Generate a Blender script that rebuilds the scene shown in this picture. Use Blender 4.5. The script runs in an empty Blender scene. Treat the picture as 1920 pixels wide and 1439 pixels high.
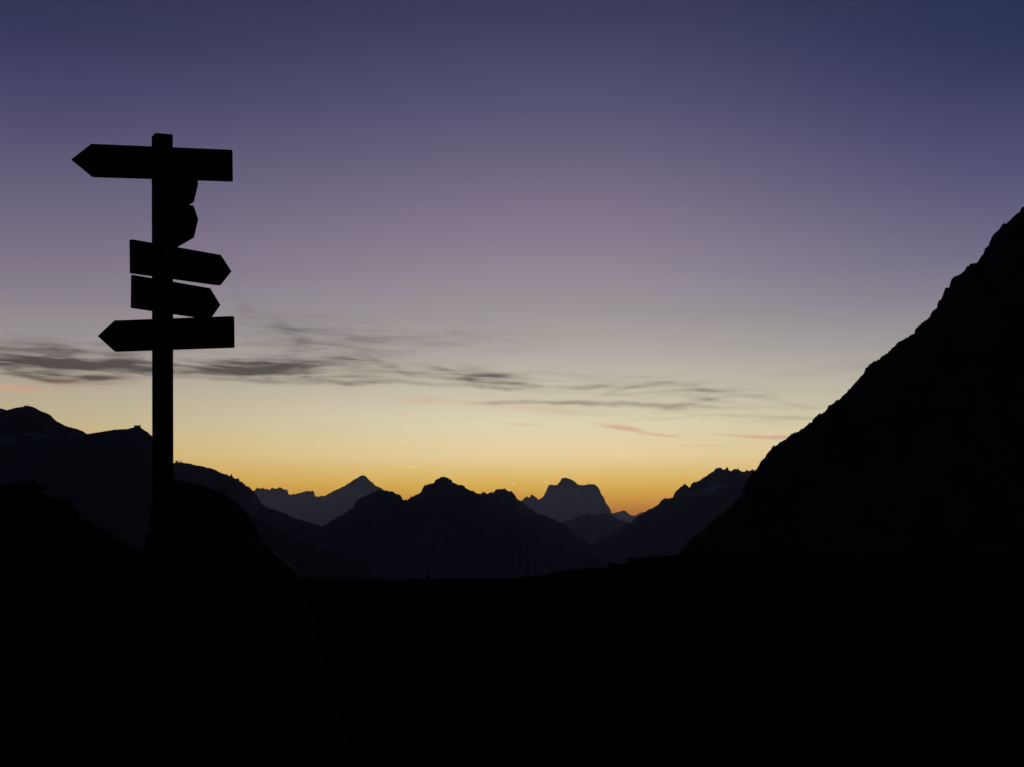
import bpy, bmesh, math, random
from mathutils import Vector, noise
R = math.radians
random.seed(7)
C = bpy.context.scene.collection

# ---------------------------------------------------------------- camera
F, CX, HZ = 2059.0, 960.0, 1010.0        # focal length, centre column and horizon row of the 1920 x 1439 photograph
cam_d = bpy.data.cameras.new('camera'); cam = bpy.data.objects.new('camera', cam_d); C.objects.link(cam)
cam.location = (0, 0, 0); cam.rotation_euler = (R(90), 0, 0)
cam_d.sensor_width = 36.0; cam_d.lens = 36.0 * F / 1920.0
cam_d.shift_y = (HZ - 719.5) / 1920.0
cam_d.clip_start = 0.05; cam_d.clip_end = 200000.0
bpy.context.scene.camera = cam

vs = bpy.context.scene.view_settings
vs.view_transform = 'Standard'; vs.look = 'None'; vs.exposure = 0.0; vs.gamma = 1.0
vs.use_curve_mapping = False

# ---------------------------------------------------------------- world: dusk sky with cirrus
def lin(c):
    return tuple((v / 255.0 / 12.92) if v <= 10.3 else ((v / 255.0 + 0.055) / 1.055) ** 2.4 for v in c)

SKY_CENTRE = [(-10, (56, 58, 88)), (100, (70, 70, 101)), (200, (86, 83, 114)), (300, (105, 98, 124)), (400, (126, 114, 136)), (500, (142, 132, 145)),
              (600, (158, 151, 150)), (665, (176, 169, 160)), (738, (201, 193, 170)), (800, (220, 208, 173)), (850, (226, 204, 154)), (880, (223, 192, 120)), (900, (216, 178, 88)),
              (920, (206, 160, 56)), (945, (187, 127, 24)), (970, (165, 98, 18)), (1010, (120, 60, 20))]
SKY_LEFT = [(-10, (46, 50, 80)), (100, (60, 60, 95)), (200, (75, 72, 106)), (300, (91, 88, 116)), (400, (109, 101, 125)), (500, (125, 115, 131)),
            (600, (143, 136, 141)), (680, (164, 155, 145)), (740, (180, 168, 143)), (780, (187, 170, 132)), (820, (198, 174, 122)), (860, (200, 166, 90)), (910, (196, 148, 55)), (960, (170, 110, 40)), (1010, (110, 60, 30))]
SKY_RIGHT = [(-10, (38, 46, 78)), (100, (47, 53, 89)), (200, (63, 65, 103)), (300, (78, 78, 113)), (400, (97, 94, 124)), (450, (106, 102, 129)),
             (530, (124, 118, 137)), (600, (143, 137, 145)), (660, (160, 156, 152)), (720, (180, 175, 158)), (770, (196, 188, 157)), (820, (207, 191, 147)), (860, (210, 184, 130)), (910, (202, 154, 66)), (960, (170, 110, 40)), (1010, (110, 60, 30))]
ZENITH = (17, 19, 33)
BACK = [(0.0, (13, 16, 28)), (0.08, (16, 19, 36)), (0.2, (16, 20, 38)), (0.45, (16, 20, 36)), (1.0, ZENITH)]

HAZE_DENSITY, HAZE_TOP, HAZE_REACH = 0.0000175, 1500.0, 62000.0
def clear(fac, c):                    # the sky seen from outside the haze: what the haze takes away is there to begin with
    e = max(fac * math.pi / 2, 1e-4)
    k = math.exp(HAZE_DENSITY * min(HAZE_REACH, HAZE_TOP / math.sin(e)))
    return tuple(v * k for v in c)

def el_fac(px, py):
    az = math.atan2(px - CX, F)
    return math.atan((HZ - py) / F * math.cos(az)) / (math.pi / 2)

w = bpy.data.worlds.new('World'); bpy.context.scene.world = w; w.use_nodes = True
nt = w.node_tree; N = nt.nodes; L = nt.links; N.clear()
def nd(t, **k):
    n = N.new(t)
    for a, b in k.items(): setattr(n, a, b)
    return n
def setin(n, i, v):
    if hasattr(v, 'is_output') or isinstance(v, bpy.types.NodeSocket): L.new(v, n.inputs[i])
    else: n.inputs[i].default_value = v
def M(op, a, b=0.0, c=None, clamp=False):
    n = nd('ShaderNodeMath', operation=op, use_clamp=clamp)
    setin(n, 0, a); setin(n, 1, b)
    if c is not None: setin(n, 2, c)
    return n.outputs[0]
def smooth(v, a, b, lo=0.0, hi=1.0):
    n = nd('ShaderNodeMapRange', interpolation_type='SMOOTHSTEP')
    setin(n, 0, v)
    for i, x in enumerate((a, b, lo, hi)): n.inputs[1 + i].default_value = x
    return n.outputs[0]
def mixc(f, a, b, mode='MIX'):
    n = nd('ShaderNodeMix', data_type='RGBA', blend_type=mode); n.clamp_result = False
    setin(n, 0, f)
    for i, v in ((6, a), (7, b)):
        if isinstance(v, tuple): n.inputs[i].default_value = (*v, 1.0)
        else: L.new(v, n.inputs[i])
    return n.outputs[2]

tc = nd('ShaderNodeTexCoord'); sep = nd('ShaderNodeSeparateXYZ'); L.new(tc.outputs['Generated'], sep.inputs[0])
X, Y, Z = sep.outputs
hyp = M('SQRT', M('ADD', M('MULTIPLY', X, X), M('MULTIPLY', Y, Y)))
el = M('ARCTAN2', Z, hyp); az = M('ARCTAN2', X, Y)
elf = M('MULTIPLY', el, 2 / math.pi)

def catmull(ks, x):
    if x <= ks[0][0]: return ks[0][1]
    if x >= ks[-1][0]: return ks[-1][1]
    i = max(j for j in range(len(ks) - 1) if ks[j][0] <= x)
    x0, a = ks[i]; x1, b = ks[i + 1]; h = x1 - x0; t = (x - x0) / h
    p0 = ks[i - 1] if i else ks[i]; p3 = ks[i + 2] if i + 2 < len(ks) else ks[i + 1]
    out = []
    for k in range(3):
        m0 = (b[k] - p0[1][k]) / max(x1 - p0[0], 1e-9) * h
        m1 = (p3[1][k] - a[k]) / max(p3[0] - x0, 1e-9) * h
        t2, t3 = t * t, t * t * t
        out.append((2*t3 - 3*t2 + 1) * a[k] + (t3 - 2*t2 + t) * m0 + (-2*t3 + 3*t2) * b[k] + (t3 - t2) * m1)
    return tuple(out)
def ramp(keys):                      # keys: (factor, sRGB 0-255)
    keys = sorted(keys)
    n = nd('ShaderNodeValToRGB'); n.color_ramp.interpolation = 'LINEAR'; e = n.color_ramp.elements
    top = keys[-2][0]
    pos = [top * (i / 25.0) ** 1.15 for i in range(26)] + [top + (1 - top) * q for q in (0.12, 0.3, 0.55, 1.0)]
    while len(e) < len(pos): e.new(0.5)
    for i, p in enumerate(pos):
        e[i].position = p
        e[i].color = (*[max(0, v) for v in clear(p, lin(catmull(keys, p)))], 1)
    L.new(elf, n.inputs[0]); return n.outputs[0]
rc = ramp([(el_fac(1150, y), c) for y, c in SKY_CENTRE] + [(0.55, (22, 24, 40)), (1.0, ZENITH)])
rl = ramp([(el_fac(0, y), c) for y, c in SKY_LEFT] + [(0.55, (21, 23, 38)), (1.0, ZENITH)])
rr = ramp([(el_fac(1920, y), c) for y, c in SKY_RIGHT] + [(0.55, (20, 22, 38)), (1.0, ZENITH)])
rb = ramp(BACK)
aL, aC, aR = math.atan2(-960, F), math.atan2(90, F), math.atan2(960, F)
def lrp(v, a, b):
    n = nd('ShaderNodeMapRange', interpolation_type='SMOOTHSTEP'); setin(n, 0, v)
    for i, x in enumerate((a, b, 0.0, 1.0)): n.inputs[1 + i].default_value = x
    return n.outputs[0]
sky = mixc(lrp(az, aL * 1.15, aC), rl, rc)
sky = mixc(lrp(az, aC, aR * 1.1), sky, rr)
sky = mixc(lrp(M('ABSOLUTE', az), R(27), R(62)), sky, rb)

# cirrus bands, placed by azimuth and elevation
vec = nd('ShaderNodeCombineXYZ')
DEG = 180 / math.pi
azd, eld = M('MULTIPLY', az, DEG), M('MULTIPLY', el, DEG)
L.new(azd, vec.inputs[0]); L.new(eld, vec.inputs[1])
def stretch(sx, sy, seed):
    m = nd('ShaderNodeMapping'); L.new(vec.outputs[0], m.inputs[0])
    m.inputs['Scale'].default_value = (sx, sy, 1); m.inputs['Location'].default_value = (seed, seed * 1.7, seed); return m.outputs[0]
def noi(v, scale, detail, rough=0.55, dist=0.0):
    n = nd('ShaderNodeTexNoise'); L.new(v, n.inputs['Vector'])
    n.inputs['Scale'].default_value = scale; n.inputs['Detail'].default_value = detail
    n.inputs['Roughness'].default_value = rough; n.inputs['Distortion'].default_value = dist; return n
wn = noi(stretch(0.45, 1.1, 3.1), 1.0, 4.0)
warp = nd('ShaderNodeVectorMath', operation='SUBTRACT'); L.new(wn.outputs['Color'], warp.inputs[0]); warp.inputs[1].default_value = (.5, .5, .5)
warp2 = nd('ShaderNodeVectorMath', operation='MULTIPLY'); L.new(warp.outputs[0], warp2.inputs[0]); warp2.inputs[1].default_value = (4.0, 1.0, 0)
wv = nd('ShaderNodeVectorMath', operation='ADD'); L.new(vec.outputs[0], wv.inputs[0]); L.new(warp2.outputs[0], wv.inputs[1])
def blobs(lst, src, keep=1.0):
    acc = 0.0
    for px, py, rx, ry, ang, s in lst:
        a = math.atan2(px - CX, F)
        m = nd('ShaderNodeMapping', vector_type='TEXTURE'); L.new(src, m.inputs[0])
        m.inputs['Location'].default_value = (a * DEG, math.atan((HZ - py) / F * math.cos(a)) * DEG, 0)
        m.inputs['Rotation'].default_value = (0, 0, R(-ang))
        m.inputs['Scale'].default_value = (rx / 35.9, ry / 35.9, 1)
        g = nd('ShaderNodeTexGradient', gradient_type='SPHERICAL'); L.new(m.outputs[0], g.inputs[0])
        acc = M('MULTIPLY_ADD', g.outputs['Fac'], s, acc)
    return acc
DARK = [(95, 680, 200, 52, 2, 1.15), (150, 700, 150, 30, 6, 0.5), (30, 690, 130, 20, 4, 0.5), (240, 662, 190, 24, -12, 0.35), (430, 694, 200, 20, -2, 0.7), (250, 688, 150, 14, 0, 0.4),
        (600, 655, 330, 66, 4, 0.32), (560, 700, 280, 24, 1, 0.35), (1250, 745, 440, 44, 2, 0.34), (1600, 690, 180, 16, -4, 0.3), (800, 630, 420, 44, 1, 0.34), (1000, 700, 320, 26, 2, 0.2),
        (560, 610, 180, 40, 10, 0.16), (1250, 725, 150, 18, 2, 0.25), (900, 708, 130, 18, 4, 0.35), (1480, 790, 160, 14, 0, 0.25), (150, 625, 220, 18, -3, 0.12), (420, 690, 520, 40, 1, 0.32), (700, 685, 420, 40, 3, 0.2)]
def strand(w, s_, *pts):            # a thin wisp: soft ellipses laid end over end along a curve
    out = []
    for (x0, y0), (x1, y1) in zip(pts, pts[1:]):
        out.append(((x0 + x1) / 2, (y0 + y1) / 2, math.hypot(x1 - x0, y1 - y0) * 0.85 + w, w, math.degrees(math.atan2(y1 - y0, x1 - x0)), s_))
    return out
STRANDS = (strand(18, 0.27, (436, 552), (476, 590), (530, 612), (566, 640), (540, 668), (480, 684)) + strand(9, 0.5, (330, 702), (430, 692), (560, 686), (640, 674), (700, 676), (770, 704))
           + strand(6, 0.75, (330, 712), (520, 716), (720, 718), (880, 723), (1010, 734)) + strand(7, 0.6, (805, 688), (855, 697), (950, 703)) + strand(8, 0.55, (848, 714), (890, 706), (945, 702))
           + strand(7, 0.7, (850, 712), (950, 719), (1010, 727), (1160, 728)) + strand(7, 0.75, (880, 757), (1000, 754), (1100, 756), (1300, 765)) + strand(7, 0.4, (1150, 738), (1190, 726), (1245, 719), (1330, 733), (1440, 747), (1545, 768))
           + strand(8, 0.75, (1292, 746), (1355, 751)) + strand(5, 0.45, (1180, 787), (1290, 782), (1400, 780), (1525, 786)) + strand(5, 0.3, (1000, 701), (1150, 703), (1265, 708)) + strand(5, 0.4, (1180, 756), (1310, 762), (1500, 767))
           + strand(10, 0.5, (0, 682), (60, 676), (150, 690), (270, 684)) + strand(8, 0.55, (20, 700), (110, 716), (200, 706), (290, 694)) + strand(6, 0.4, (1000, 774), (1105, 776)))
PINK = [(20, 729, 110, 8, 2, 1.7), (120, 722, 130, 16, 4, 0.55), (260, 710, 160, 9, 4, 0.45), (400, 712, 130, 6, 1, 0.45),
        (790, 751, 70, 9, 4, 0.7), (890, 755, 170, 9, 3, 0.6), (1060, 770, 130, 7, 4, 0.75), (1155, 801, 62, 8, 8, 1.2), (1205, 810, 95, 5, 8, 0.9), (1240, 817, 60, 4, 6, 0.8),
        (975, 796, 75, 4, 3, 0.9), (1410, 818, 120, 5, 3, 1.1), (1480, 821, 90, 6, 1, 0.9), (1325, 836, 85, 4, 1, 0.7), (1165, 789, 90, 4, -2, 0.6), (1275, 808, 40, 5, 0, 0.4), (1220, 827, 50, 4, -3, 0.4)]
TRAIL = [(764, 804, 12, 1.9, 8, 1.0), (750, 827, 11, 2.0, 8, 1.2), (769, 876, 14, 2.2, 4, 1.8), (831, 882, 11, 1.8, 2, 0.9), (671, 857, 5, 2.0, 5, 1.2),
         (875, 907, 5, 2.0, 3, 1.1), (962, 906, 8, 2.2, 6, 1.8), (1024, 904.5, 6, 2.0, 4, 1.6), (1033, 866, 13, 2.0, 13, 1.6), (1167, 855, 18, 2.0, 10, 1.7), (1150, 852, 12, 1.5, 6, 0.6), (270, 797.5, 20, 1.4, 3, 0.4)]
st = noi(stretch(0.16, 1.7, 11.0), 1.0, 5.0, 0.5, 1.6).outputs['Fac']
st = smooth(st, 0.30, 0.72)
fine = noi(stretch(0.26, 2.3, 5.0), 1.0, 4.0, 0.46, 1.4).outputs['Fac']
dens = blobs(DARK, wv.outputs[0])
dens = M('MULTIPLY', dens, M('MULTIPLY_ADD', st, 0.95, M('MULTIPLY_ADD', smooth(fine, 0.25, 0.75), 0.6, 0.2)))
wvs = nd('ShaderNodeVectorMath', operation='MULTIPLY_ADD'); L.new(warp.outputs[0], wvs.inputs[0]); wvs.inputs[1].default_value = (1.6, 0.42, 0); L.new(vec.outputs[0], wvs.inputs[2])
sd = M('MULTIPLY', blobs(STRANDS, wvs.outputs[0]), M('MULTIPLY_ADD', smooth(fine, 0.25, 0.75), 0.5, 0.5))
dens = smooth(M('ADD', dens, M('MULTIPLY', sd, 0.95)), -0.10, 1.6)
dens = M('SUBTRACT', dens, 0.0125, clamp=True)
sky = mixc(dens, sky, mixc(1.0, sky, (0.20, 0.188, 0.192), 'MULTIPLY'))
wv2 = nd('ShaderNodeVectorMath', operation='MULTIPLY_ADD'); L.new(warp.outputs[0], wv2.inputs[0]); wv2.inputs[1].default_value = (1.2, 0.3, 0); L.new(vec.outputs[0], wv2.inputs[2])
pk = blobs(PINK, wv2.outputs[0])
pk = M('MULTIPLY', smooth(M('MULTIPLY', pk, M('MULTIPLY_ADD', fine, 1.3, 0.15)), 0.0, 1.25), 0.72)
sky = mixc(pk, sky, lin((230, 172, 140)))
tr = M('MULTIPLY', M('MINIMUM', blobs(TRAIL, vec.outputs[0]), 1.0), 0.5)
sky = mixc(tr, sky, tuple(1.25 * v for v in lin((255, 232, 170))))
# below the horizon line the sky is dark
sky = mixc(lrp(elf, -0.012, -0.002), (0.004, 0.004, 0.006), sky)

nish = nd('ShaderNodeTexSky', sky_type='NISHITA'); nish.sun_disc = False
nish.sun_elevation = R(-4.0); nish.sun_rotation = R(4.0); nish.altitude = 2200.0; nish.air_density = 1.0; nish.dust_density = 1.0; nish.ozone_density = 2.0
bg1 = nd('ShaderNodeBackground'); L.new(sky, bg1.inputs[0]); bg1.inputs[1].default_value = 1.0
bg2 = nd('ShaderNodeBackground'); L.new(nish.outputs[0], bg2.inputs[0]); bg2.inputs[1].default_value = 0.02
ad = nd('ShaderNodeAddShader'); L.new(bg1.outputs[0], ad.inputs[0]); L.new(bg2.outputs[0], ad.inputs[1])
wo = nd('ShaderNodeOutputWorld'); L.new(ad.outputs[0], wo.inputs[0])

# ---------------------------------------------------------------- helpers
def link(name, me, mat=None, parent=None):
    o = bpy.data.objects.new(name, me); C.objects.link(o)
    if mat: me.materials.append(mat)
    if parent: o.parent = parent
    return o
def mesh(name, vs_, fs, smooth_=False):
    me = bpy.data.meshes.new(name); me.from_pydata(vs_, [], fs); me.update()
    if smooth_: me.polygons.foreach_set('use_smooth', [True] * len(me.polygons))
    return me
def tag(o, label=None, cat=None, group=None, kind=None):
    for k, v in (('label', label), ('category', cat), ('group', group), ('kind', kind)):
        if v: o[k] = v
    return o
def fbm(x, y, z=0.0, o=5): return noise.fractal(Vector((x, y, z)), 0.9, 2.1, o)
def px2(px, py, d): return Vector(((px - CX) / F * d, d, (HZ - py) / F * d))
def lerp_poly(pts, x):
    if x <= pts[0][0]: return pts[0][1]
    for (a, b), (c, d) in zip(pts, pts[1:]):
        if x <= c: return b + (d - b) * (x - a) / max(c - a, 1e-6)
    return pts[-1][1]

def material(name, c1, c2, scale=1.0, rough=0.9, bump=0.3, stretch_=(1, 1, 1), detail=8.0, snow=None, spec=0.2):
    m = bpy.data.materials.new(name); m.use_nodes = True; t = m.node_tree; b = t.nodes['Principled BSDF']
    b.inputs['Roughness'].default_value = rough; b.inputs['Specular IOR Level'].default_value = spec
    co = t.nodes.new('ShaderNodeTexCoord'); mp = t.nodes.new('ShaderNodeMapping'); mp.inputs['Scale'].default_value = stretch_
    t.links.new(co.outputs['Object'], mp.inputs[0])
    n = t.nodes.new('ShaderNodeTexNoise'); n.inputs['Scale'].default_value = scale; n.inputs['Detail'].default_value = detail; n.inputs['Roughness'].default_value = 0.62
    t.links.new(mp.outputs[0], n.inputs['Vector'])
    r = t.nodes.new('ShaderNodeValToRGB'); r.color_ramp.elements[0].position = 0.35; r.color_ramp.elements[1].position = 0.68
    r.color_ramp.elements[0].color = (*c1, 1); r.color_ramp.elements[1].color = (*c2, 1)
    t.links.new(n.outputs['Fac'], r.inputs[0]); col = r.outputs[0]
    if snow:                        # snow lies where the ground is flatter, above a height, in patches
        z0, z1, nscale, amt = snow
        sp = t.nodes.new('ShaderNodeSeparateXYZ'); t.links.new(co.outputs['Object'], sp.inputs[0])
        mr = t.nodes.new('ShaderNodeMapRange'); mr.inputs[1].default_value = z0; mr.inputs[2].default_value = z1; t.links.new(sp.outputs[2], mr.inputs[0])
        n2 = t.nodes.new('ShaderNodeTexNoise'); n2.inputs['Scale'].default_value = nscale; n2.inputs['Detail'].default_value = 6; mp2 = t.nodes.new('ShaderNodeMapping'); mp2.inputs['Scale'].default_value = (0.45, 0.8, 2.2); t.links.new(co.outputs['Object'], mp2.inputs[0]); t.links.new(mp2.outputs[0], n2.inputs['Vector'])
        r2 = t.nodes.new('ShaderNodeMapRange'); r2.inputs[1].default_value = 0.62 - amt; r2.inputs[2].default_value = 0.70 - amt; t.links.new(n2.outputs['Fac'], r2.inputs[0])
        mu = t.nodes.new('ShaderNodeMath'); mu.operation = 'MULTIPLY'; t.links.new(mr.outputs[0], mu.inputs[0]); t.links.new(r2.outputs[0], mu.inputs[1])
        mx = t.nodes.new('ShaderNodeMix'); mx.data_type = 'RGBA'; t.links.new(mu.outputs[0], mx.inputs[0]); t.links.new(col, mx.inputs[6]); mx.inputs[7].default_value = (0.36, 0.42, 0.55, 1)
        col = mx.outputs[2]
    t.links.new(col, b.inputs['Base Color'])
    if bump:
        bp = t.nodes.new('ShaderNodeBump'); bp.inputs['Strength'].default_value = bump; bp.inputs['Distance'].default_value = 0.6 / scale
        t.links.new(n.outputs['Fac'], bp.inputs['Height']); t.links.new(bp.outputs[0], b.inputs['Normal'])
    return m

M_rock_far = material('far_rock', (0.06, 0.06, 0.06), (0.13, 0.125, 0.12), 0.0015, 0.95, 0.4)
M_rock_snow = material('rock_with_snow', (0.045, 0.046, 0.05), (0.11, 0.11, 0.11), 0.0022, 0.95, 0.4, snow=(270, 345, 0.012, 0.035))
M_rock_snow2 = material('rock_with_thin_snow', (0.045, 0.046, 0.05), (0.11, 0.11, 0.11), 0.0022, 0.95, 0.4, snow=(280, 380, 0.006, 0.07))
M_slope = material('dark_slope_rock', (0.03, 0.035, 0.02), (0.09, 0.085, 0.075), 0.03, 0.95, 0.5)
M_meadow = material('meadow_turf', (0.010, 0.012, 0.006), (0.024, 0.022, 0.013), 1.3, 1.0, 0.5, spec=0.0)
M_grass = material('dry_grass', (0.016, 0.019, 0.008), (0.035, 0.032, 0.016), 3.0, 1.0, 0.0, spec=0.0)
M_boulder = material('boulder_rock', (0.024, 0.025, 0.028), (0.058, 0.060, 0.068), 3.2, 1.0, 0.6, spec=0.0)
M_wood = material('weathered_wood', (0.035, 0.028, 0.022), (0.08, 0.065, 0.05), 5.0, 1.0, 0.35, spec=0.0, stretch_=(6, 6, 0.5))
M_board = material('painted_board', (0.05, 0.04, 0.03), (0.10, 0.08, 0.055), 4.0, 0.9, 0.25, spec=0.05, stretch_=(0.5, 6, 6))
M_steel = material('galvanised_steel', (0.25, 0.25, 0.25), (0.4, 0.4, 0.4), 30.0, 0.5, 0.1, spec=0.5)
M_leaf = material('dwarf_shrub_leaves', (0.02, 0.03, 0.012), (0.05, 0.06, 0.025), 6.0, 0.85, 0.0, spec=0.1)
M_twig = material('shrub_twig', (0.05, 0.04, 0.03), (0.10, 0.08, 0.06), 20.0, 0.9, 0.2)
M_wall = material('hut_plaster', (0.2, 0.18, 0.16), (0.3, 0.28, 0.25), 0.5, 0.9, 0.1)
M_roof = material('hut_roof_metal', (0.06, 0.06, 0.065), (0.1, 0.1, 0.1), 0.5, 0.6, 0.1)

# ---------------------------------------------------------------- ground
VALLEY = -760.0
CREST = [(-400, 1075), (0, 1078), (300, 1082), (600, 1086), (730, 1087), (960, 1085), (1000, 1081), (1020, 1079), (1045, 1074), (1072, 1068), (1100, 1067), (1138, 1064),
         (1146, 1060), (1175, 1057), (1185, 1050), (1215, 1045), (1240, 1042.5), (1270, 1042), (1400, 1044), (1600, 1046), (1920, 1049), (2400, 1052)]
BANK = [(-400, 880), (0, 922), (60, 934), (100, 946), (125, 974), (150, 988), (175, 1002), (237, 1040), (287, 1053), (330, 1062), (430, 1075), (580, 1096), (700, 1130), (900, 1240), (1100, 1500)]
def ground_z(x, y):
    r = math.hypot(x, y); a = math.atan2(x, y)
    if abs(a) < R(35): zc = (HZ - lerp_poly(CREST, CX + F * math.tan(a))) / F * 60 * math.cos(a)
    else: zc = -1.4
    near = -1.62
    if r <= 60:
        t = (r / 60.0)
        z = near + (zc - near) * (t ** 1.3)
        z -= 0.55 * max(0.0, math.sin(math.pi * t)) ** 1.0 * (0.5 if t < 1 else 0)
        k = min(1.0, (60 - r) / 20.0)
        z += (0.10 * fbm(x * .25, y * .25, 2) + 0.035 * fbm(x * 1.3, y * 1.3, 7, 4)) * k + 0.03 * fbm(x * .8, y * .8, 4, 4)
    else:
        t = min(1.0, (r - 60) / 3200.0)
        z = zc + (VALLEY - zc) * (1 - (1 - t) ** 1.7)
        z += (min(1.0, (r - 60) / 900.0)) * 45 * fbm(x * .0006, y * .0006, 5) - (0.02 * (r - 60) if r < 160 else 2.0)
    if 2 < y < 40:
        pxx = CX + F * x / 12.5
        zt = (HZ - lerp_poly(BANK, pxx)) / F * 12.5 if pxx < 1100 else -9
        amp = max(0.0, zt - z) if pxx < 900 else 0.0
        amp *= math.exp(-((y - 12.5) / (4.2 if y < 12.5 else 3.0)) ** 2)
        z += amp * (1.0 + 0.05 * fbm(x * 1.1, y * 1.1, 9, 4))
        if amp > 0.05: z += 0.05 * fbm(x * 2.2, y * 2.2, 3, 4)
    return z
azs = [-180 + 3 * i for i in range(48)] + [-36 + 0.16 * i for i in range(450)] + [36 + 3 * i for i in range(48)]
rs = [0.0]
r_ = 0.5
while r_ < 58: rs.append(r_); r_ *= 1.032
rs += [58.0, 59.2, 60.0, 61.0]
r_ = 64.0
while r_ < 56000: rs.append(r_); r_ *= 1.075
rs.append(56000.0)
vs_, fs = [(0, 0, ground_z(0, 0))], []
na = len(azs)
for r in rs[1:]:
    for a in azs:
        x, y = r * math.sin(R(a)), r * math.cos(R(a)); vs_.append((x, y, ground_z(x, y)))
for i in range(na): fs.append((0, 1 + (i + 1) % na, 1 + i))
for j in range(len(rs) - 2):
    for i in range(na):
        a, b = 1 + j * na + i, 1 + j * na + (i + 1) % na
        fs.append((a, b, b + na, a + na))
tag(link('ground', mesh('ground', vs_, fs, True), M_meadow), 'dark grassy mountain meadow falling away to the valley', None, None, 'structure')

# ---------------------------------------------------------------- mountains
def mountain(name, D, pts, label, mat, rough=0.8, base=VALLEY - 20, width=None, carve=0.16, plan=0.03, step=1.3, rows=16, jag=0.0, jag_from=-9e9, seed=0.0, tails=True, tail_slope=0.55):
    width = width or max(800.0, 0.28 * D)
    if tails:                                 # the flanks run on down to the valley on both sides
        bp = HZ - base / D * F
        (xa, ya), (xb, yb) = pts[0], pts[-1]
        pts = [(xa - (bp - ya) / tail_slope, bp)] + pts + [(xb + (bp - yb) / tail_slope, bp)]
    n = int((pts[-1][0] - pts[0][0]) / step) + 1
    V, Fc = [], []
    nr = 2 * rows + 1
    for i in range(n + 1):
        p = min(pts[0][0] + i * step, pts[-1][0])
        q = lerp_poly(pts, p)
        q += rough * (fbm(p * .12, seed, 1, 5) + 1.1 * fbm(p * .45, seed, 6, 4)) + (0 if p < jag_from else -jag * (max(0.0, noise.noise(Vector((p * .33, seed, 4)))) + 0.5 * abs(noise.noise(Vector((p * .8, seed, 14))))))
        yy = D * (1 + plan * fbm(p * .006, seed, 8, 3))
        x, z = (p - CX) / F * yy, (HZ - q) / F * yy
        if z < base: z = base
        for j in range(-rows, rows + 1):
            t = abs(j) / rows
            h = (1 - t) ** 1.25
            zz = base + (z - base) * h
            yj = yy + (width if j > 0 else -width) * t
            if j:
                rg = abs(noise.fractal(Vector((x / width * 2.2, yj / width * 1.1 + seed, seed)), 0.8, 2.2, 6))
                zz -= (z - base) * carve * rg * min(1.0, t * 7) * (1 - t) * 1.6
                xj = x + width * 0.05 * t * fbm(x / width * 3, t * 3, seed + 3, 3)
            else: xj = x
            V.append((xj, yj, zz if zz > base else base))
    for i in range(n):
        for j in range(nr - 1):
            a = i * nr + j; b = a + nr
            Fc.append((a, b, b + 1, a + 1))
    o = link(name, mesh(name, V, Fc, True), mat)
    return tag(o, label, None, None, 'structure')

FARTHEST = [(1080, 1000), (1120, 975), (1148, 963), (1158, 961), (1169, 958), (1173, 959), (1181, 966), (1190, 967.5), (1196, 965), (1204, 960), (1207, 960), (1216, 963), (1260, 975)]
PYRAMID = [(596, 938), (610, 930), (622, 923), (634, 917), (646, 911.5), (655, 906), (663.6, 899.6), (670.5, 896.6), (676.5, 891.7), (681.4, 891.7), (687.4, 895.2), (692.3, 900.6), (699.2, 905.5), (703.2, 910.5), (713, 915.4), (722, 921), (740, 930)]
JAGGED = [(455, 935), (477.6, 921.3), (481.6, 915.4), (484, 917), (488.5, 917), (493, 916), (499, 919), (502, 916.5), (505, 920.5), (509, 916), (519, 917.4), (525, 914.8), (532, 918.4), (539, 920.4), (541.5, 928.3), (551, 927.7), (566.6, 924.3), (576.5, 921), (588.4, 922), (590.4, 930.3), (595.3, 932.2), (604, 930.5), (612, 932), (625, 940)]
SHOULDER = [(580, 958), (598, 946), (612, 939), (628, 931), (651.7, 923.5), (667.6, 922.3), (680, 925), (693.3, 924.3), (712, 930), (740, 945)]
BLOCK = [(960, 950), (978, 939), (988, 931), (991, 934), (993.5, 932.5), (996.7, 927), (1002, 931), (1010, 937.5), (1014, 935), (1019.6, 931), (1023.7, 921.5), (1030, 909), (1037, 909.8), (1044.6, 909.6), (1048, 906), (1051, 902.7), (1053, 897.5), (1059, 896), (1065.4, 897.5), (1071, 899.5), (1078, 903.8), (1084, 909.6), (1092.5, 910.4), (1100, 909.5), (1107, 908), (1110, 909.5), (1114.4, 908), (1119, 912), (1123.7, 917), (1127, 926.7), (1132, 933), (1136, 943), (1140, 949), (1144.6, 954.8), (1146.7, 963), (1160, 972)]
FOOTHILL = [(1040, 984), (1055, 979), (1071.7, 974.6), (1083, 969), (1092.5, 967), (1101, 963), (1106, 965), (1111, 968), (1117.5, 965), (1124, 963.5), (1130, 962.7), (1138, 963.5), (1146.7, 966), (1155, 972.5), (1165.4, 977), (1180, 980), (1200, 986)]
EAST = [(1120, 1016), (1150, 1000), (1168, 990), (1183, 981), (1191.7, 973), (1200, 968), (1208, 963), (1214, 957.5), (1221, 954), (1227, 952), (1233, 948), (1238, 943), (1244, 936), (1253, 935), (1262.5, 933.8), (1264, 928), (1266.7, 923), (1271, 920), (1277, 914), (1282, 911), (1286.5, 909.5), (1290, 913), (1292.7, 915.6), (1295, 912), (1298, 906.7), (1304, 905), (1310, 903.5), (1319, 897), (1329, 891), (1336.5, 884.8), (1342.7, 879), (1350, 878), (1356, 881), (1362.5, 879), (1368.8, 883), (1377, 880.6), (1385.4, 881.7), (1391.7, 884.8), (1397, 885.4), (1400, 882), (1404, 885.4), (1408, 881.7), (1415.6, 883), (1440, 880), (1480, 890)]
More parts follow.
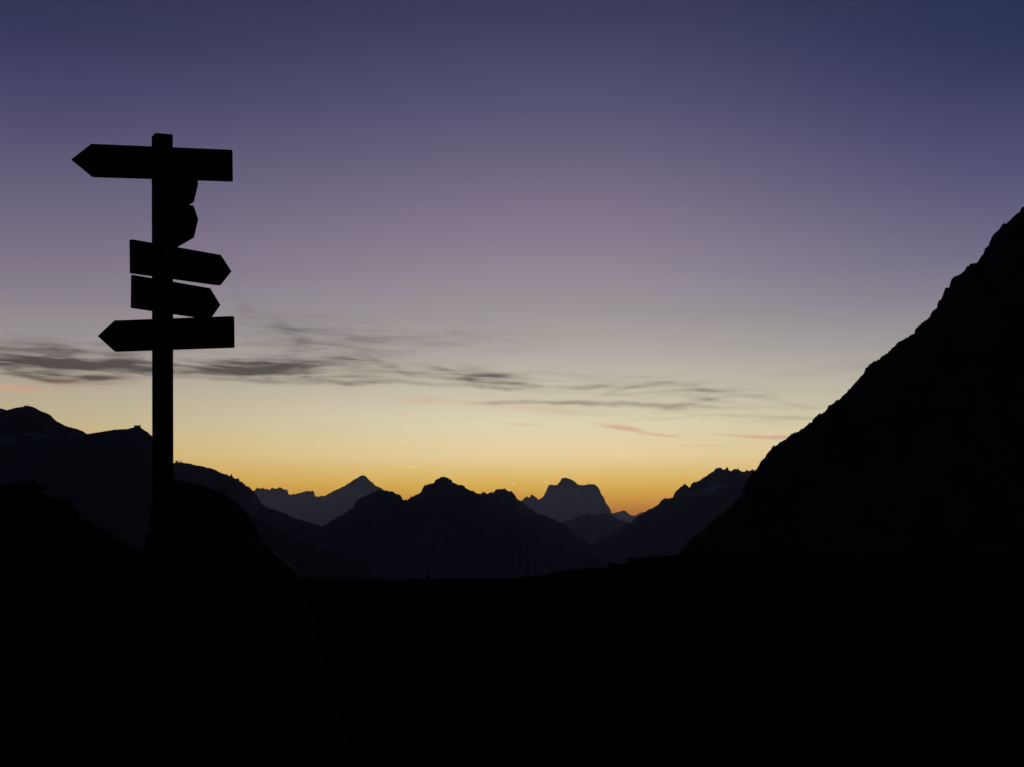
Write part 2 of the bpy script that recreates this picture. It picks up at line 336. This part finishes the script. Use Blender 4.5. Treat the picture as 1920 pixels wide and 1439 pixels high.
CENTRAL = [(560, 1010), (598, 990), (618, 980), (630, 972), (645.8, 963.9), (661.6, 951), (667.6, 941), (675.5, 934), (681, 932), (687.4, 929.3), (697.3, 924.3), (705, 921), (713, 919.4), (718, 921), (723, 920.4), (736.8, 923.3), (743, 927), (748.7, 928.3), (753.7, 933.2), (756.6, 939.2), (764.5, 938), (774.4, 932), (779.4, 927), (782, 929), (785, 926), (790.3, 923), (792, 917), (794.6, 912), (801, 910.5), (805, 909), (810, 907), (815.4, 904.8), (815.8, 900.6), (822, 898), (828, 896.3), (838, 896.8), (842, 899.5), (846.7, 900), (848, 904), (857, 910), (869.6, 912), (875, 916), (880, 920.4), (887, 922), (893.5, 925.6), (902, 927.5), (913, 942), (925, 951), (938, 958), (953, 963), (968, 964), (984, 967.5), (998.8, 973.5), (1019.6, 985), (1040, 995), (1061, 1008), (1082, 1022.5), (1103, 1035), (1134, 1049.6)]
DOME = [(880, 938), (895, 928), (902, 926.7), (903.5, 922.3), (907, 924), (912, 926), (919, 924.5), (926, 924), (929, 920), (932, 918.3), (936, 917.5), (940.4, 916.5), (947, 918), (953, 921), (959, 922.5), (964.4, 927.7), (968, 934), (971.7, 938), (974, 937.5), (978, 941), (988, 949.6), (1001, 959), (1012, 965), (1026, 969.4), (1044.6, 976.7), (1057, 983), (1071.7, 993), (1090, 1008), (1120, 1030)]
HUTRIDGE = [(286, 845), (306, 858), (325, 869), (330, 867.5), (340, 867.5), (355, 869.5), (365, 872.5), (377.5, 874), (388, 877), (400, 880), (412.5, 886), (425, 891), (431, 893), (434, 891), (437, 896), (440, 899), (443, 898.5), (447.5, 899.5), (450, 904), (455, 905), (457, 909), (459, 909), (462, 913), (467.5, 915), (471, 919), (475.6, 921.5), (479, 926), (482.5, 930), (486.5, 940), (490.5, 946), (497, 950), (503, 954), (511, 955.5), (519, 958), (530, 962), (539, 966), (549, 971), (559, 975), (574.6, 979.5), (598, 986), (640, 1000)]
HUTRIDGE_FRONT = [(380, 940), (400, 929), (410, 922), (420, 917), (430, 917), (437, 922), (444, 938), (452, 954), (470, 966), (495, 980), (530, 1000), (567, 1016), (610, 1030), (658, 1044), (713, 1067), (760, 1090)]
WEST = [(-260, 800), (-200, 790), (-120, 778), (-60, 774), (0, 766), (6, 767), (12.5, 769.5), (25, 766), (35, 764), (45, 762.5), (52, 761.3), (60, 763), (66, 765), (75, 770.5), (84, 774), (92.5, 777.5), (97, 781), (100, 784.5), (107.5, 791), (125, 800), (142.5, 804), (155, 809), (164, 814.5), (190, 822), (240, 850), (290, 880)]
SHELTER = [(90, 830), (120, 821), (150, 816), (164, 814), (175, 812.5), (187.5, 810.5), (200, 808.5), (215, 806), (226, 805.3), (237.5, 805), (245, 803), (252.5, 801.5), (264, 801.5), (266, 804), (272, 808), (277.5, 811), (281, 815), (285, 818), (292, 823), (300, 832), (310, 850), (330, 880), (350, 900)]
SLOPE = [(1100, 1150), (1200, 1090), (1269, 1041), (1284, 1025), (1290, 1015), (1295.5, 1010), (1312, 999), (1324.7, 990), (1334, 979), (1342, 971), (1350, 967), (1357, 963.6), (1361, 957), (1371, 949), (1380, 939), (1389, 930), (1391, 922), (1392, 917), (1396, 908), (1400.6, 899.4), (1408, 892), (1415, 883), (1421, 876), (1426, 867), (1433, 860), (1438, 851), (1444, 845), (1449, 838), (1455.5, 836), (1460, 831), (1473.6, 824), (1476.5, 820), (1488, 813), (1500, 806), (1512, 798), (1522, 793), (1525, 787), (1527.6, 784), (1538, 777), (1549.5, 771), (1551, 766), (1555, 761), (1567, 753), (1581.6, 743), (1590, 733), (1602, 721), (1611, 710), (1619.6, 701), (1623, 692), (1630.5, 684), (1642, 678), (1657, 668), (1669.5, 657), (1680, 647), (1689, 640), (1701, 633), (1714.5, 626.6), (1715.7, 619), (1722, 613), (1730, 605), (1737, 600), (1743.6, 592.6), (1746, 586.5), (1752, 582), (1757, 577), (1757.5, 571), (1761, 566), (1765.5, 560), (1767, 555), (1771, 545), (1773, 541), (1776.5, 538.5), (1779, 540), (1780, 540), (1781, 532), (1784, 526), (1788.6, 522), (1797, 516), (1808, 508.6), (1812, 502), (1821.5, 495), (1828, 494), (1835, 489), (1838, 482), (1844.6, 476), (1846, 470), (1847, 466), (1854, 461), (1855, 455), (1859, 447), (1865, 437), (1872, 430), (1881, 421), (1887, 417), (1893, 414), (1901, 405), (1910, 397), (1920, 387), (1960, 352), (2050, 290), (2160, 190), (2320, 90), (2500, 60), (2800, 90)]
mountain('mountain', 55000, FARTHEST, 'faint grey farthest peaks in the gap right of the square mountain', M_rock_far, 0.7, width=5000, seed=1.1, rows=10, jag=1.2)
mountain('mountain', 46000, PYRAMID, 'distant grey pyramid shaped peak', M_rock_far, 1.0, width=6000, seed=2.3, rows=12)
mountain('mountain', 43000, JAGGED, 'distant grey jagged ridge left of the pyramid peak', M_rock_far, 0.6, width=5000, seed=3.7, rows=12, jag=3.0, tail_slope=0.9)
mountain('mountain', 37000, SHOULDER, 'grey shoulder in front of the pyramid peak', M_rock_far, 0.6, width=4500, seed=4.1, rows=12)
mountain('mountain', 38000, BLOCK, 'square topped grey rock massif with a knob summit', M_rock_far, 0.6, width=4200, seed=5.9, rows=14, jag=1.5, tail_slope=0.9)
mountain('mountain', 14500, FOOTHILL, 'dark rounded foothills below the square topped massif', M_rock_far, 0.6, width=3500, seed=6.2, rows=12)
mountain('mountain', 7900, DOME, 'dark small domed summit beside the central massif', M_rock_far, 1.3, width=2800, seed=7.7, rows=14, jag=2.6)
mountain('mountain', 8600, EAST, 'blue black serrated mountain with snow streaks touching the steep dark slope', M_rock_snow2, 1.3, width=3000, seed=8.5, rows=18, jag=3.4)
mountain('mountain', 5500, CENTRAL, 'broad dark central massif with craggy twin summits', M_rock_far, 1.3, width=2800, seed=9.4, rows=18, jag=2.6)
mountain('mountain', 6000, HUTRIDGE, 'dark ridge sloping down right from behind the signpost', M_rock_far, 0.6, width=2600, seed=10.8, rows=18, jag=5.0, jag_from=424)
mountain('mountain', 3600, HUTRIDGE_FRONT, 'blackish lower spur in front of the sloping ridge', M_slope, 0.8, width=1500, seed=11.6, rows=16, base=VALLEY - 15)
mountain('mountain', 3700, WEST, 'tall blue black summit with snow patches at the left edge', M_rock_snow, 0.5, width=2700, seed=12.2, rows=24, carve=0.2)
mountain('mountain', 3200, SHELTER, 'snow dusted ridge carrying the summit hut', M_rock_snow, 0.3, width=2400, seed=13.9, rows=24, carve=0.16, tail_slope=0.8)
mountain('slope', 560, SLOPE, 'steep black mountainside rising to the right edge', M_slope, 1.9, base=-150, width=260, seed=14.5, rows=40, carve=0.22, jag=1.6, step=1.2, tails=False)

# ---------------------------------------------------------------- haze
b = HAZE_REACH; zb, zt = -1100.0, HAZE_TOP
hz = mesh('haze', [(sx * b, sy * b, z) for z in (zb, zt) for sx, sy in ((-1, -1), (1, -1), (1, 1), (-1, 1))],
          [(3, 2, 1, 0), (4, 5, 6, 7), (0, 1, 5, 4), (1, 2, 6, 5), (2, 3, 7, 6), (3, 0, 4, 7)])
hm = bpy.data.materials.new('haze'); hm.use_nodes = True; t = hm.node_tree; t.nodes.remove(t.nodes['Principled BSDF'])
pv = t.nodes.new('ShaderNodeVolumePrincipled'); pv.inputs['Density'].default_value = HAZE_DENSITY; pv.inputs['Color'].default_value = (0.53, 0.68, 1.0, 1); pv.inputs['Anisotropy'].default_value = 0.55
t.links.new(pv.outputs[0], t.nodes['Material Output'].inputs['Volume'])
tag(link('haze', hz, hm), 'thin blue evening haze filling the valleys', 'haze', None, 'stuff')

# ---------------------------------------------------------------- signpost
D0 = 5.8; PX, PR = (305.5 - CX) / F * D0, 0.0464
post_top = (HZ - 252.5) / F * D0 - 0.013
sp = bpy.data.objects.new('signpost', None); C.objects.link(sp); sp.location = (PX, D0, -1.7)
tag(sp, 'tall dark wooden trail signpost with six arrow boards, in front of the boulder', 'signpost')
def child(name, bm_, mat, parent, bevel=0.0, smooth_=False):
    me = bpy.data.meshes.new(name); bm_.to_mesh(me); bm_.free()
    o = bpy.data.objects.new(name, me); C.objects.link(o); me.materials.append(mat); o.parent = parent
    if smooth_: me.polygons.foreach_set('use_smooth', [True] * len(me.polygons))
    if bevel:
        m = o.modifiers.new('bevel', 'BEVEL'); m.width = bevel; m.segments = 2; m.limit_method = 'ANGLE'
    return o
# post: slightly rounded square timber with a bevelled cap, leaning a hair to the right at its foot
bm_ = bmesh.new()
CT, ST = math.cos(R(28.6)), math.sin(R(28.6))      # the post is turned so that its left side shows a little
Zt = post_top + 1.7; rings = []
prof = [(-1, -.93), (-.93, -1), (.93, -1), (1, -.93), (1, .93), (.93, 1), (-.93, 1), (-1, .93)]
zs = [-0.6 + (Zt - 0.004 + 0.6) * i / 26 for i in range(27)]
for k, z in enumerate(zs):
    lean = (1.7 - z) * 0.0018
    wob = 1 + 0.012 * noise.noise(Vector((0, 0, z * 3)))
    rings.append([bm_.verts.new((lean + PR * wob * (a * CT - c * ST), PR * wob * (a * ST + c * CT), z + (0.010 * (c + 1) / 2 + 0.008 * (a + 1) / 2 if k == 26 else 0))) for a, c in prof])
lean = (1.7 - Zt) * 0.0018
rings.append([bm_.verts.new((lean + PR * 0.94 * (a * CT - c * ST), PR * 0.94 * (a * ST + c * CT), Zt + 0.010 * (c + 1) / 2 + 0.008 * (a + 1) / 2)) for a, c in prof])
for r0, r1 in zip(rings, rings[1:]):
    for i in range(8): bm_.faces.new((r0[i], r0[(i + 1) % 8], r1[(i + 1) % 8], r1[i]))
bm_.faces.new(rings[-1]); bm_.faces.new(rings[0][::-1])
child('post', bm_, M_wood, sp, 0.002)

def bolt_bm(c, nrm, rad=0.011, h=0.012):
    b_ = bmesh.new(); r = bmesh.ops.create_cone(b_, cap_ends=True, segments=6, radius1=rad, radius2=rad * .85, depth=h)
    q = Vector(nrm).to_track_quat('Z', 'Y').to_matrix().to_4x4()
    from mathutils import Matrix
    bmesh.ops.transform(b_, matrix=Matrix.Translation(c) @ q, verts=b_.verts); return b_
def board(outline, ang, off, thick=0.024, lab=None, anchor=None):
    """vertical plank: its plane holds the horizontal direction (cos ang, sin ang) and passes beside the post"""
    d = Vector((math.cos(R(ang)), math.sin(R(ang)), 0)); n = Vector((math.sin(R(ang)), -math.cos(R(ang)), 0))   # n looks to the camera side
    p0 = Vector((PX, D0, 0)) + (Vector(anchor) if anchor else n * off)
    pts = []
    for px, py in outline:
        ray = Vector(((px - CX) / F, 1, (HZ - py) / F)); tt = p0.dot(n) / ray.dot(n)
        pts.append(ray * tt - sp.location)
    b_ = bmesh.new()
    f = [b_.verts.new(p) for p in pts]; k = [b_.verts.new(p - n * thick) for p in pts]
    b_.faces.new(f); b_.faces.new(k[::-1])
    m = len(pts)
    for i in range(m): b_.faces.new((f[i], k[i], k[(i + 1) % m], f[(i + 1) % m]))
    bmesh.ops.recalc_face_normals(b_, faces=b_.faces)
    o = child('arrow_board', b_, M_board, sp, 0.0025)
    if lab: o['label'] = lab
    cz = [p for p in pts]
    zc = sum(p.z for p in pts) / m
    zz = sorted(p.z for p in pts); hh = (zz[-1] - zz[0]) * 0.26
    for s in (-1, 1):
        c = p0 - sp.location + n * 0.004; c.z = zc + s * hh
        child('bolt', bolt_bm(c, n), M_steel, o)
    return o
board([(132.9, 299), (171, 269.6), (434.6, 280.8), (435.3, 338.6), (171, 330.2)], 3.5, 0.075, lab='topmost long board pointing left')
board([(244.3, 449), (252, 449.4), (414.5, 477.9), (434.4, 509), (414.5, 534.2), (406, 533.6), (245, 511.2)], 31, PR + 0.018, lab='upper board pointing right')
board([(247.3, 515), (394.4, 540.4), (413.6, 572), (395, 598.5), (246.6, 576.4)], 31, PR + 0.018, lab='lower board pointing right')
board([(182.6, 630.6), (214, 600.8), (436.5, 592.7), (437, 651.4), (214, 659)], -7, 0.078, lab='lowest board pointing left')
board([(316, 398), (346, 383.6), (356.3, 384.6), (365, 410), (356.9, 445), (316, 469)], -53, 0, lab='short looking board turned almost edge on, lower', anchor=(0.050, 0.0, 0), thick=0.02)
board([(316, 339), (346, 317), (357, 318), (365, 342.5), (356.9, 378), (347, 384.3), (316, 401)], -53, 0, lab='short looking board turned almost edge on, upper', anchor=(0.050, 0.0, 0), thick=0.02)
for py in (341, 387, 406):                                   # nut ends standing out of the post's left side
    c = Vector((-0.0575, 0.018, (HZ - py) / F * D0 + 1.7))
    child('bolt', bolt_bm(c, (-1, 0, 0), 0.008, 0.014), M_steel, sp)

# ---------------------------------------------------------------- boulder
RIGHT = [(903, 345), (904.5, 356), (908, 364), (914, 379), (922, 401), (930, 418), (940, 432), (946, 437), (962, 447), (985, 458), (1010, 471), (1035, 489), (1055, 513), (1078, 537), (1110, 546), (1145, 561), (1175, 575), (1220, 588), (1270, 602), (1320, 621), (1395, 641), (1450, 654), (1540, 670), (1640, 690)]
LEFT = [(903, 318), (910, 309), (925, 306), (1000, 304), (1080, 296), (1200, 240), (1350, 190), (1640, 150)]
DB = 7.2; V, Fc = [], []
seg = 72; rowsz = [903 + (1640 - 903) * (i / 90.0) ** 1.12 for i in range(91)]
for k, py in enumerate(rowsz):
    z = (HZ - py) / F * DB
    xr, xl = (lerp_poly(RIGHT, py) - CX) / F * DB, (lerp_poly(LEFT, py) - CX) / F * DB
    cx, a = (xr + xl) / 2, (xr - xl) / 2
    bb = 0.10 + 0.95 * min(1.0, (k / 90.0) * 3) ** 0.55
    for i in range(seg):
        th = 2 * math.pi * i / seg; c, s = math.cos(th), math.sin(th)
        e = 0.72
        c2, s2 = math.copysign(abs(c) ** e, c), math.copysign(abs(s) ** e, s)
        p = Vector((cx + a * c2, DB + 0.25 * 0 + bb * s2, z))
        f1 = abs(noise.fractal(p * 1.7, 0.8, 2.1, 5))
        dsp = -0.16 * f1 * abs(s) + 0.030 * noise.fractal(p * 9, 0.8, 2.1, 4) - 0.012
        p.x += c * dsp * min(1.0, a * 4); p.y += s * dsp * (1 if k > 2 else 0.3)
        p.z += 0.012 * noise.fractal(p * 6, 0.8, 2, 3)
        V.append(tuple(p - Vector((-2.3, DB, -1.7))))
for k in range(90):
    for i in range(seg):
        a_, b_ = k * seg + i, k * seg + (i + 1) % seg; Fc.append((a_, a_ + seg, b_ + seg, b_))
Fc.append(tuple(range(seg)))
bo = link('boulder', mesh('boulder', V, Fc, True), M_boulder); bo.location = (-2.3, DB, -1.7)
tag(bo, 'large dark boulder right behind the foot of the signpost', 'boulder')

# ---------------------------------------------------------------- grass
rg = random.Random(3); V, Fc = [], []
def tuft(x, y, h, n):
    z = ground_z(x, y) - 0.02
    for _ in range(n):
        a = rg.uniform(0, 6.283); l = h * rg.uniform(.45, 1.0); w_ = 0.004 + l * 0.022
        bx, by = x + rg.gauss(0, h * .22), y + rg.gauss(0, h * .22); lx, ly = rg.gauss(0, .32) * l, rg.gauss(0, .32) * l
        ca, sa = math.cos(a) * w_, math.sin(a) * w_; i = len(V)
        V.extend([(bx - ca, by - sa, z), (bx + ca, by + sa, z), (bx + lx * .4 + ca * .6, by + ly * .4 + sa * .6, z + l * .6), (bx + lx * .4 - ca * .6, by + ly * .4 - sa * .6, z + l * .6), (bx + lx, by + ly, z + l)])
        Fc.extend([(i, i + 1, i + 2, i + 3), (i + 3, i + 2, i + 4)])
for _ in range(9000):
    y = 3.0 + 55 * rg.random() ** 1.3; x = rg.uniform(-.52, .52) * y; tuft(x, y, rg.uniform(.05, .16), 5)
for _ in range(2600):
    a = rg.uniform(-.5, .5); r = rg.uniform(57, 61.5); tuft(r * math.sin(a), r * math.cos(a), rg.choice((.08, .1, .14, .2)), 6)
for _ in range(3200):
    x = rg.uniform(-7.2, -1.5); tuft(x, rg.uniform(9.5, 14.5), rg.uniform(.05, .17), 6)
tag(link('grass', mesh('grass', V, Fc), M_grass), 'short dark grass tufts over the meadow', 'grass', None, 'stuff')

# ---------------------------------------------------------------- dwarf shrubs
def shrub(px, py, d, rx, h, label, seed):
    r2 = random.Random(seed); x = (px - CX) / F * d; z = ground_z(x, d)
    e = bpy.data.objects.new('dwarf_shrub', None); C.objects.link(e); e.location = (x, d, z); tag(e, label, 'shrub', 'dwarf shrubs on the meadow')
    tw, lf = bmesh.new(), ([], [])
    for _ in range(16):
        a = r2.uniform(0, 6.28); rr_ = rx * r2.random() ** .6; tip = Vector((math.cos(a) * rr_, math.sin(a) * rr_, h * r2.uniform(.5, 1.0) * (1 - .4 * (rr_ / rx) ** 2)))
        base = Vector((tip.x * .15, tip.y * .15, -.03)); side = Vector((-math.sin(a), math.cos(a), 0)) * .007 * (1 + h)
        up = Vector((0, 0, 1)).cross(side).normalized() * side.length
        ring = [tw.verts.new(base + side), tw.verts.new(base + up), tw.verts.new(base - side)]; t_ = tw.verts.new(tip)
        for i in range(3): tw.faces.new((ring[i], ring[(i + 1) % 3], t_))
        for _k in range(34):
            f = r2.uniform(.35, 1.05); c = base.lerp(tip, f) + Vector([r2.gauss(0, rx * .13) for _q in range(2)] + [r2.gauss(0, h * .08)])
            s = .018 + .02 * r2.random() + 0.012 * h; u = Vector([r2.gauss(0, 1) for _q in range(3)]).normalized(); v = u.orthogonal().normalized()
            i = len(lf[0]); lf[0].extend([tuple(c + u * s), tuple(c + v * s * .5), tuple(c - u * s), tuple(c - v * s * .5)]); lf[1].append((i, i + 1, i + 2, i + 3))
    child('twigs', tw, M_twig, e); o = link('leaves', mesh('leaves', *lf), M_leaf, e)
shrub(1146, 1060, 59, .22, .22, 'small dark shrub on the crest where the meadow steps up', 1)
shrub(1185, 1050, 59, .32, .18, 'low dark shrub on the crest just left of the steep slope', 2)
shrub(802, 1087, 58, .13, .36, 'tiny upright dark shrub on the crest below the central massif', 3)
shrub(40, 930, 12.6, .26, .12, 'low dark shrub on the bank top near the left edge', 4)
shrub(112, 955, 12.6, .2, .12, 'small dark shrub on the bank between left edge and signpost', 5)
shrub(560, 1085, 30, .5, .35, 'low dark shrub on the meadow right beside the boulder', 6)

# ---------------------------------------------------------------- tiny summit buildings
def bxm(b_, x0, x1, y0, y1, z0, z1):
    v = [b_.verts.new((x, y, z)) for z in (z0, z1) for x, y in ((x0, y0), (x1, y0), (x1, y1), (x0, y1))]
    for q in ((3, 2, 1, 0), (4, 5, 6, 7), (0, 1, 5, 4), (1, 2, 6, 5), (2, 3, 7, 6), (3, 0, 4, 7)): b_.faces.new([v[i] for i in q])
def site(name, px, py, D, label, cat, sc=1.0):
    e = bpy.data.objects.new(name, None); C.objects.link(e); e.location = px2(px, py, D); e.scale = (sc, sc, sc); return tag(e, label, cat)
def nearest(pts, px, D, seed, plan=0.03):
    yy = D * (1 + plan * fbm(px * .006, seed, 8, 3)); return yy
yh = nearest(SHELTER, 258, 3200, 13.9)
h = site('mountain_hut', 257.5, 800.6, yh, 'tiny flat mountain hut on the snowy ridge left of the signpost', 'mountain hut', 0.52)
b_ = bmesh.new(); bxm(b_, -16, 15, -7, 7, -14, 5.5); child('wall', b_, M_wall, h)
b_ = bmesh.new(); v = [b_.verts.new(p) for p in ((-17, -8, 5.5), (16, -8, 5.5), (16, 8, 5.5), (-17, 8, 5.5), (-17, 0, 8.2), (16, 0, 8.2))]
for q in ((0, 1, 5, 4), (2, 3, 4, 5), (0, 4, 3), (1, 2, 5), (3, 2, 1, 0)): b_.faces.new([v[i] for i in q])
child('roof', b_, M_roof, h)
b_ = bmesh.new(); bxm(b_, 17.5, 18.9, -.7, .7, -12, 14); bxm(b_, 15.5, 20.9, -.4, .4, 10.5, 11.5)
m_ = site('radio_mast', 257.5, 800.6, yh, 'thin mast standing at the right end of the mountain hut', 'mast', 0.52); child('pole', b_, M_steel, m_)
yw = nearest(WEST, 51, 3700, 12.2)
b_ = bmesh.new(); bxm(b_, -.9, .9, -.9, .9, -9, 11); bxm(b_, -4.4, 4.4, -.7, .7, 5.2, 7)
x_ = site('summit_cross', 51, 760.0, yw, 'tiny cross on the top of the tall left summit', 'cross', 0.42); child('cross_beams', b_, M_wood, x_)
b_ = bmesh.new(); bxm(b_, -6.5, 6.5, -2, 2, -8, 3.2)
x_ = site('summit_shelter', 46.5, 761.6, yw, 'tiny low shelter beside the cross on the left summit', 'shelter', 0.42); child('wall', b_, M_wall, x_)
yr = nearest(HUTRIDGE, 330, 6000, 10.8)
b_ = bmesh.new(); bxm(b_, -4, 5, -4, 4, -20, 16); bxm(b_, -8, 9, -5, 5, 4, 9)
x_ = site('cable_car_tower', 330.3, 866.6, yr, 'tiny tower on the ridge just right of the signpost', 'tower', 0.55); child('tower_body', b_, M_wall, x_)
for k, (pp, hh) in enumerate(((333.5, 7), (339, 8))):
    b_ = bmesh.new(); bxm(b_, -6, 6, -4, 4, -16, hh)
    x_ = site('ridge_hut', pp, 866.5, yr, ('tiny low hut next to the ridge tower', 'tiny low hut on the ridge, farthest right of the tower')[k], 'hut', 0.55); x_['group'] = 'huts beside the ridge tower'; child('wall', b_, M_wall, x_)
